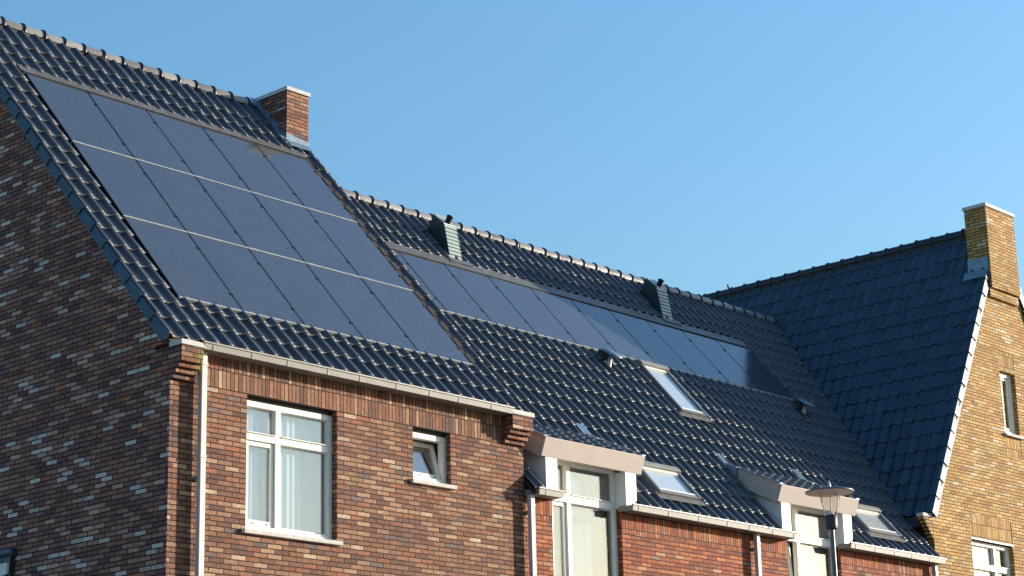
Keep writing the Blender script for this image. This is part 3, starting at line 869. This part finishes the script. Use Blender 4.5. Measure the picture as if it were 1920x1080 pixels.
    m.lathe((q0+.115, yt+.06, ztp+.03), [(0,-.02),(.048,-.02),(.048,.12),(.058,.125),(.058,.15),(.050,.158),(0,.158)], 16, ax)
    m.build('vent_pipe', M_black, vb_)
    m = MB(); m.pbox(R2, q0-.10, q1+.12, yv(yb,R2)-.10, yv(yb,R2)+.02, .047, .062); m.build('vent_flashing', M_strip, vb_)
    # small roof cowl
    xc, yc = 10.72 + (0 if first else PITCH), 2.40
    v = yv(yc, R2)
    m = MB(); p = R2(xc, v, .02)
    m.lathe(p, [(.045,-.08),(.045,.16),(0,.16)], 14, (0,-.25,1))
    cw = m.build('roof_cowl', M_pipe, H)
    m = MB(); m.pbox(R2, xc-.09, xc+.07, v+.06, v+.30, .05, .15); m.build('cowl_base', M_dark, cw, bevel=.02)
    m = MB(); m.lathe(R2(xc+.01, v+.08, .21), [(0,-.012),(.15,-.012),(.175,-.004),(.178,.008),(.155,.030),(.05,.042),(0,.042)], 26, R2.n*.8 + Vector((0,-.1,.5)))
    m.build('cowl_cap', M_lead if True else M_dark, cw)
    return H
T1 = terrace(X1+.002, XM, 0.0, range(27, 50), 'red brick terraced house next to the brown house, with the left dormer', True)
T2 = terrace(XM+.0005, 19.4, PITCH, range(50, 86), 'red brick terraced house next to the yellow house, its dormer behind the street lamp', False)
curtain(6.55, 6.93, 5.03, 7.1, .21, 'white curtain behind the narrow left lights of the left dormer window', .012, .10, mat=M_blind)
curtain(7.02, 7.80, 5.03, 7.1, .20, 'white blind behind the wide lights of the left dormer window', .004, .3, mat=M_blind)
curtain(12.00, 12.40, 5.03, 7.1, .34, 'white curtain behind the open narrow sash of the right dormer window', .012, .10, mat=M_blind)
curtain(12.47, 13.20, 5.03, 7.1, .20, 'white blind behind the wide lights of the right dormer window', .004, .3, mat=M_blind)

# ------------------------------------------------------------------ HOUSE 3 : yellow brick gabled house
H3 = thing('gabled_house', (19.5, 6.0, 0), 'yellow brick house with a steep street gable and dark tiled roof, at the right', 'house')
XL3, XE3 = 16.345, 22.6
ztop3 = lambda x: min(z3(x), z3(2*XR3 - x)) - .05
mb = MB()
h3a = (17.575, 19.02, 5.2, 7.17); h3b = (19.115, 19.66, 9.24, 10.42)
wall_holes(mb, XL3, XE3, 0, .30, 0, ztop3, [(h3a[0],h3a[1],5.2,7.60),(h3b[0],h3b[1],8.80,10.80)], xs_extra=(XR3,))
mb.build('wall', M_yel, H3)
mb = MB()
mb.box(h3a[0]+.0005, h3a[1]-.0005, .006, .299, 7.172, 7.599); mb.box(h3b[0]+.0005, h3b[1]-.0005, .006, .299, 10.425, 10.799); mb.box(h3b[0]+.0005, h3b[1]-.0005, .006, .299, 8.801, 9.19)
build_each(mb, 'soldier_panel', M_yel_s, H3)
mb = MB(); mb.box(h3a[0]-.01, h3a[1]+.005, -.012, .02, 7.150, 7.171); mb.build('lintel', M_white, H3)
mb = MB(); mb.box(XL3-.012, XL3+.3, .301, 12, 0, 7.3); mb.box(XE3-.3, XE3, .301, 12, 0, 7.3)
build_each(mb, 'side_wall', M_side, H3)
mb = MB(); mb.box(XL3+.3, XE3-.3, 11.7, 12, 0, 7.3); mb.build('rear_wall', M_yel, H3)
mb = MB(); mb.box(XL3-.012, XL3-.0005, .114, .3005, 0, 7.3); mb.build('side_cladding', M_side, H3)
# corbelled shoulder at the eave
mb = MB()
for i in range(6):
    mb.box(XL3-.285+.048*i, XL3-.0005, .002, .112, 7.385-.06*(i+1)+.0005, 7.385-.06*i)
sh = mb.build('corbel_shoulder', M_yel, H3)
c = MB(); c.box(XL3-.315, XL3+.04, -.012, .125, 7.3855, 7.44); c.build('shoulder_cap', M_capst, sh)
mb = MB(); mb.box(XL3-.26, XL3-.0125, .128, 11.9, 7.22, 7.40); mb.build('eave_box', M_dark, H3)
downpipe(H3, 16.115, 16.195, 6.56)
# roof
L3 = (XR3 - R3.O.x)/math.cos(ANG3)
rows3 = [.354*j for j in range(int(L3/.354)+1)]
if L3 - rows3[-1] < .12: rows3.pop()
mb = MB()
mb.prism([R3(.02,-.02,-.03), R3(.02,L3+.02,-.03), R3(-12,L3+.02,-.03), R3(-12,-.02,-.03)][::-1], -R3.n*.03)
R3b = Pl((2*XR3-R3.O.x, -.03, R3.O.z), (0,1,0), (-math.cos(ANG3), 0, math.sin(ANG3)))
mb.prism([R3b(-.02,-.02,.0), R3b(12,-.02,.0), R3b(12,L3+.02,.0), R3b(-.02,L3+.02,.0)], -R3b.n*.06)
roof3 = mb.build('roof', M_deck, H3)
def keep3(uc, v0, v1):
    p = R3(uc, (v0+v1)/2, 0)
    if p.y < 4.9 and p.z < z2(p.y) - .45: return None
    if p.y > 4.7 and p.z < z2(9.6-p.y) - .45: return None
    return (v0, v1)
mb = MB(); tile_field(mb, R3, [-.09 - W*k for k in range(46)], rows3, L3-.03, keep3)
mb.build('roof_tile_field', M_tile3, roof3)
LV = (18.93 - R3.O.x)/math.cos(ANG3)
rv3 = [v for v in rows3 if v < LV - .1]
mb = MB(); verge_flaps(mb, R3, .014, rv3, LV, 1, drop=.16); mb.build('verge', M_verge, roof3)
mb = MB(); verge_flaps(mb, R3b, -.014, rv3, LV, -1, drop=.16); mb.build('verge', M_verge, roof3)
mb = MB(); ridge_caps(mb, (XR3, .37, 13.262), (0,1,0), 33)
mb.build('ridge', [M_collar, M_collar], roof3)
mb = MB(); mb.hexa([(XR3-.09,.37,12.98),(XR3+.09,.37,12.98),(XR3+.09,11.6,12.98),(XR3-.09,11.6,12.98),(XR3-.08,.37,13.25),(XR3+.08,.37,13.25),(XR3+.08,11.6,13.25),(XR3-.08,11.6,13.25)])
mb.build('ridge_bedding', M_mortar, roof3)
mb = MB(); mb.lathe((XR3, 6.28, 13.36), [(0,0),(.014,.0),(.022,.05),(.016,.10),(.006,.125),(0,.125)], 10, (-.05,.35,1)); mb.build('ridge_hook', M_dark, roof3)
p = Vector((18.99, 6.0, 12.5))
mb = MB(); mb.lathe((p.x-.06, p.y, 12.50), [(0,0),(.03,0),(.03,.31),(.022,.33),(.036,.35),(.036,.40),(0,.41)], 12); mb.build('vent_pipe', M_white, roof3)
# chimney on the gable
cx0, cx1 = 18.945, 19.985
ch = MB(); ch.box(cx0, cx1, -.10, .355, 11.97, 13.545); ch.box(cx0, cx1, -.05, -.0005, 11.80, 11.9695)
ch.box(cx0+.01, cx1-.01, .0005, .34, 11.75, 11.969)
ch = ch.build('chimney', M_yel, H3)
c = MB(); c.box(cx0-.022, cx1+.022, -.122, .377, 13.5455, 13.608); c.build('chimney_cap', M_capst, ch)
c = MB()
c.hexa([(cx0-.014,-.06,12.14),(cx0-.002,-.06,12.14),(cx0-.002,.37,12.14),(cx0-.014,.37,12.14),(cx0-.014,-.06,12.57),(cx0-.002,-.06,12.57),(cx0-.002,.37,12.57),(cx0-.014,.37,12.57)])
vv = (cx0 - R3.O.x)/math.cos(ANG3)
c.pbox(R3, -.44, .03, vv-.20, vv-.01, .066, .074)
c.build('lead_flashing', M_lead, ch, bevel=.004)
# windows
frw = window(H3, h3a[0], h3a[1], 5.22, 7.145, mull=(18.455,18.535), trans=(6.655,6.74), sash=())
frw2 = window(H3, h3b[0], h3b[1], 9.255, 10.42, sash=((0,0),), shoe=False)
sill(H3, 19.07, 19.74, 9.2535)
room(H3, 17.2, 19.4, 4.8, 7.5); room(H3, 18.8, 20.0, 8.6, 11.0)
curtain(17.6, 18.22, 5.23, 7.14, .20, 'white curtain behind the left light of the lower window in the yellow house')
curtain(18.5, 18.80, 5.23, 7.14, .20, 'white curtain behind the right light of the lower window in the yellow house')

# ------------------------------------------------------------------ solar panels
def make_panel(w, l):
    """panel in its own axes: x across, y up the slope, z out"""
    m = MB(); m.box(.017, w-.017, .020, l-.014, .0, .040)
    p = m.build('solar_panel', M_panel)
    f = MB()
    f.box(.004, .0165, .020, l-.004, -.005, .041); f.box(w-.0165, w-.004, .020, l-.004, -.005, .041)
    f.box(.017, w-.017, l-.0135, l-.004, -.005, .042, 0)
    f.box(.004, w-.004, -.010, .0195, -.006, .047, 1)
    f.box(.10, .16, .0196, .030, .0405, .046, 1); f.box(w-.03, w+.008, l*.78, l*.78+.035, .030, .052, 0); f.box(w-.03, w+.008, l*.2, l*.2+.035, .030, .052, 0)
    fr = f.build('frame', [M_pframe, M_alu], p)
    return p, fr
def place(pair, R, u, v, label, group, first):
    p, fr = pair
    if first: o, c = p, fr
    else:
        o = p.copy(); COL.objects.link(o); c = fr.copy(); COL.objects.link(c); c.parent = o
    mtx = Matrix((( R.u.x, R.t.x, R.n.x),(R.u.y, R.t.y, R.n.y),(R.u.z, R.t.z, R.n.z))).to_4x4()
    mtx = mtx @ Matrix.Rotation(random.uniform(-.0012,.0012), 4, 'X') @ Matrix.Rotation(random.uniform(-.0012,.0012), 4, 'Y')
    mtx.translation = R(u, v, 0)
    o.matrix_world = mtx
    tag(o, label, 'solar panel', group)
ORD = ['first', 'second', 'third', 'fourth', 'fifth', 'sixth', 'seventh', 'eighth', 'ninth', 'tenth']
pw = (PU1 - PU0)/5; pl = (PV1 - PV0)/3
pr_ = make_panel(pw, pl)
for r, rn in ((2,'top'), (1,'middle'), (0,'bottom')):
    for c in range(5):
        place(pr_, R1, PU0 + pw*c, PV0 + pl*r, f'{ORD[c]} dark solar panel from the left in the {rn} row on the brown house roof', 'solar panels on the brown house', r == 2 and c == 0)
pr2 = make_panel(1.015, P2V1 - P2V0)
for c in range(10):
    if c == 0: lb = 'solar panel half hidden behind the verge of the brown house, leftmost in the long row'
    else: lb = f'{ORD[c]} solar panel from the brown house in the long row on the terrace roof'
    place(pr2, R2, P2U0 + 1.015*c, P2V0, lb, 'solar panels on the terrace roof', c == 0)

# ------------------------------------------------------------------ street lamp
LX, LY = 6.21, -4.69
L = thing('street_lamp', (LX, LY, 0), 'grey post-top street lamp with a flat disc hood in front of the right dormer', 'street lamp')
mb = MB(); mb.lathe((LX,LY,0), [(.075,0),(.075,1.1),(.052,1.25),(.029,5.0),(.026,5.55)], 20); mb.build('pole', M_pole, L)
mb = MB(); mb.lathe((LX,LY,0), [(0,5.53),(.062,5.53),(.066,5.54),(.072,5.69),(.06,5.70),(0,5.70)], 28); mb.build('collar', M_dark, L)
mb = MB(); mb.lathe((LX,LY,0), [(.074,5.695),(.078,5.71),(.126,5.945),(.122,5.945),(.074,5.712),(.070,5.70)], 32); mb.build('lantern_glass', M_lampglass, L)
mb = MB()
for a in range(3):
    an = a*2*math.pi/3 + .55
    cxs, sns = math.cos(an), math.sin(an)
    b0, b1 = Vector((LX+.074*cxs, LY+.074*sns, 5.70)), Vector((LX+.122*cxs, LY+.122*sns, 5.95))
    d = b1-b0
    mb.lathe(b0, [(0,0),(.007,0),(.007,d.length),(0,d.length)], 8, d)
mb.build('lantern_rib', M_white, L)
mb = MB(); mb.lathe((LX,LY,0), [(.0,5.70),(.045,5.70),(.035,5.725),(.013,5.735),(.013,5.775),(.008,5.785),(0,5.785)], 16); mb.build('bulb', M_white, L)
mb = MB()
mb.lathe((LX,LY,0), [(.288,5.968),(.292,5.975),(.288,5.985),(.20,6.008),(.09,6.024),(.04,6.032),(0,6.034)], 48)
hood = mb.build('hood', M_pole, L)
mb = MB(); mb.lathe((LX,LY,0), [(0,5.93),(.10,5.935),(.13,5.948),(.16,5.958),(.286,5.967)], 48); mb.build('reflector', M_lampin, hood)
mb = MB(); mb.lathe((LX,LY,0), [(.022,6.03),(.02,6.06),(.012,6.10),(.0,6.122)], 14); mb.build('finial', M_alu, hood)

# ------------------------------------------------------------------ ground
m, nt, out = new_mat('paving')
pos = N(nt, 'ShaderNodeNewGeometry').outputs['Position']
bsdf(nt, out, ramp(nt, noise(nt, pos, .6, 6), [(.3,(.15,.14,.13)),(.7,(.24,.22,.20))]), .9, .2)
mb = MB(); mb.add([(-900,-900,0),(900,-900,0),(900,900,0),(-900,900,0)], [(0,1,2,3)])
g = mb.build('ground', m); g['kind'] = 'structure'

# ------------------------------------------------------------------ light, sky, camera
sd = Vector((2.15, -1.0, .52)).normalized()
el = math.asin(sd.z); az = math.atan2(sd.x, sd.y)
sun = bpy.data.lights.new('sun', 'SUN'); sun.energy = 3.7; sun.angle = math.radians(.5); sun.color = (1.0, .915, .79)
so = bpy.data.objects.new('sun', sun); COL.objects.link(so)
so.rotation_euler = sd.to_track_quat('Z', 'Y').to_euler(); so.location = (30, -20, 30)
wd = bpy.data.worlds.new('World'); S.world = wd; wd.use_nodes = True
nt = wd.node_tree; bg = nt.nodes['Background']
sk = nt.nodes.new('ShaderNodeTexSky'); sk.sky_type = 'NISHITA'; sk.sun_disc = False
sk.sun_elevation = el; sk.sun_rotation = az; sk.altitude = 0; sk.air_density = 1.8; sk.dust_density = 2.0; sk.ozone_density = 6.8
nt.links.new(sk.outputs[0], bg.inputs[0]); bg.inputs[1].default_value = .13

cam = bpy.data.cameras.new('camera'); co = bpy.data.objects.new('camera', cam); COL.objects.link(co)
yaw, pit, rol = .832367, .277813, -.024275
f = Vector((math.sin(yaw)*math.cos(pit), math.cos(yaw)*math.cos(pit), math.sin(pit)))
r = Vector((math.cos(yaw), -math.sin(yaw), 0)); u = r.cross(f)
r2 = r*math.cos(rol) + u*math.sin(rol); u2 = u*math.cos(rol) - r*math.sin(rol)
mt = Matrix(((r2.x,u2.x,-f.x),(r2.y,u2.y,-f.y),(r2.z,u2.z,-f.z))).to_4x4()
mt.translation = (-14.3177, -18.3385, 1.65)
co.matrix_world = mt
cam.sensor_width = 36; cam.sensor_fit = 'HORIZONTAL'; cam.lens = 36*3873.5/1920
cam.clip_start = .1; cam.clip_end = 3000
S.camera = co
S.view_settings.view_transform = 'Standard'; S.view_settings.look = 'None'
S.view_settings.exposure = 1.30; S.view_settings.gamma = 1.0
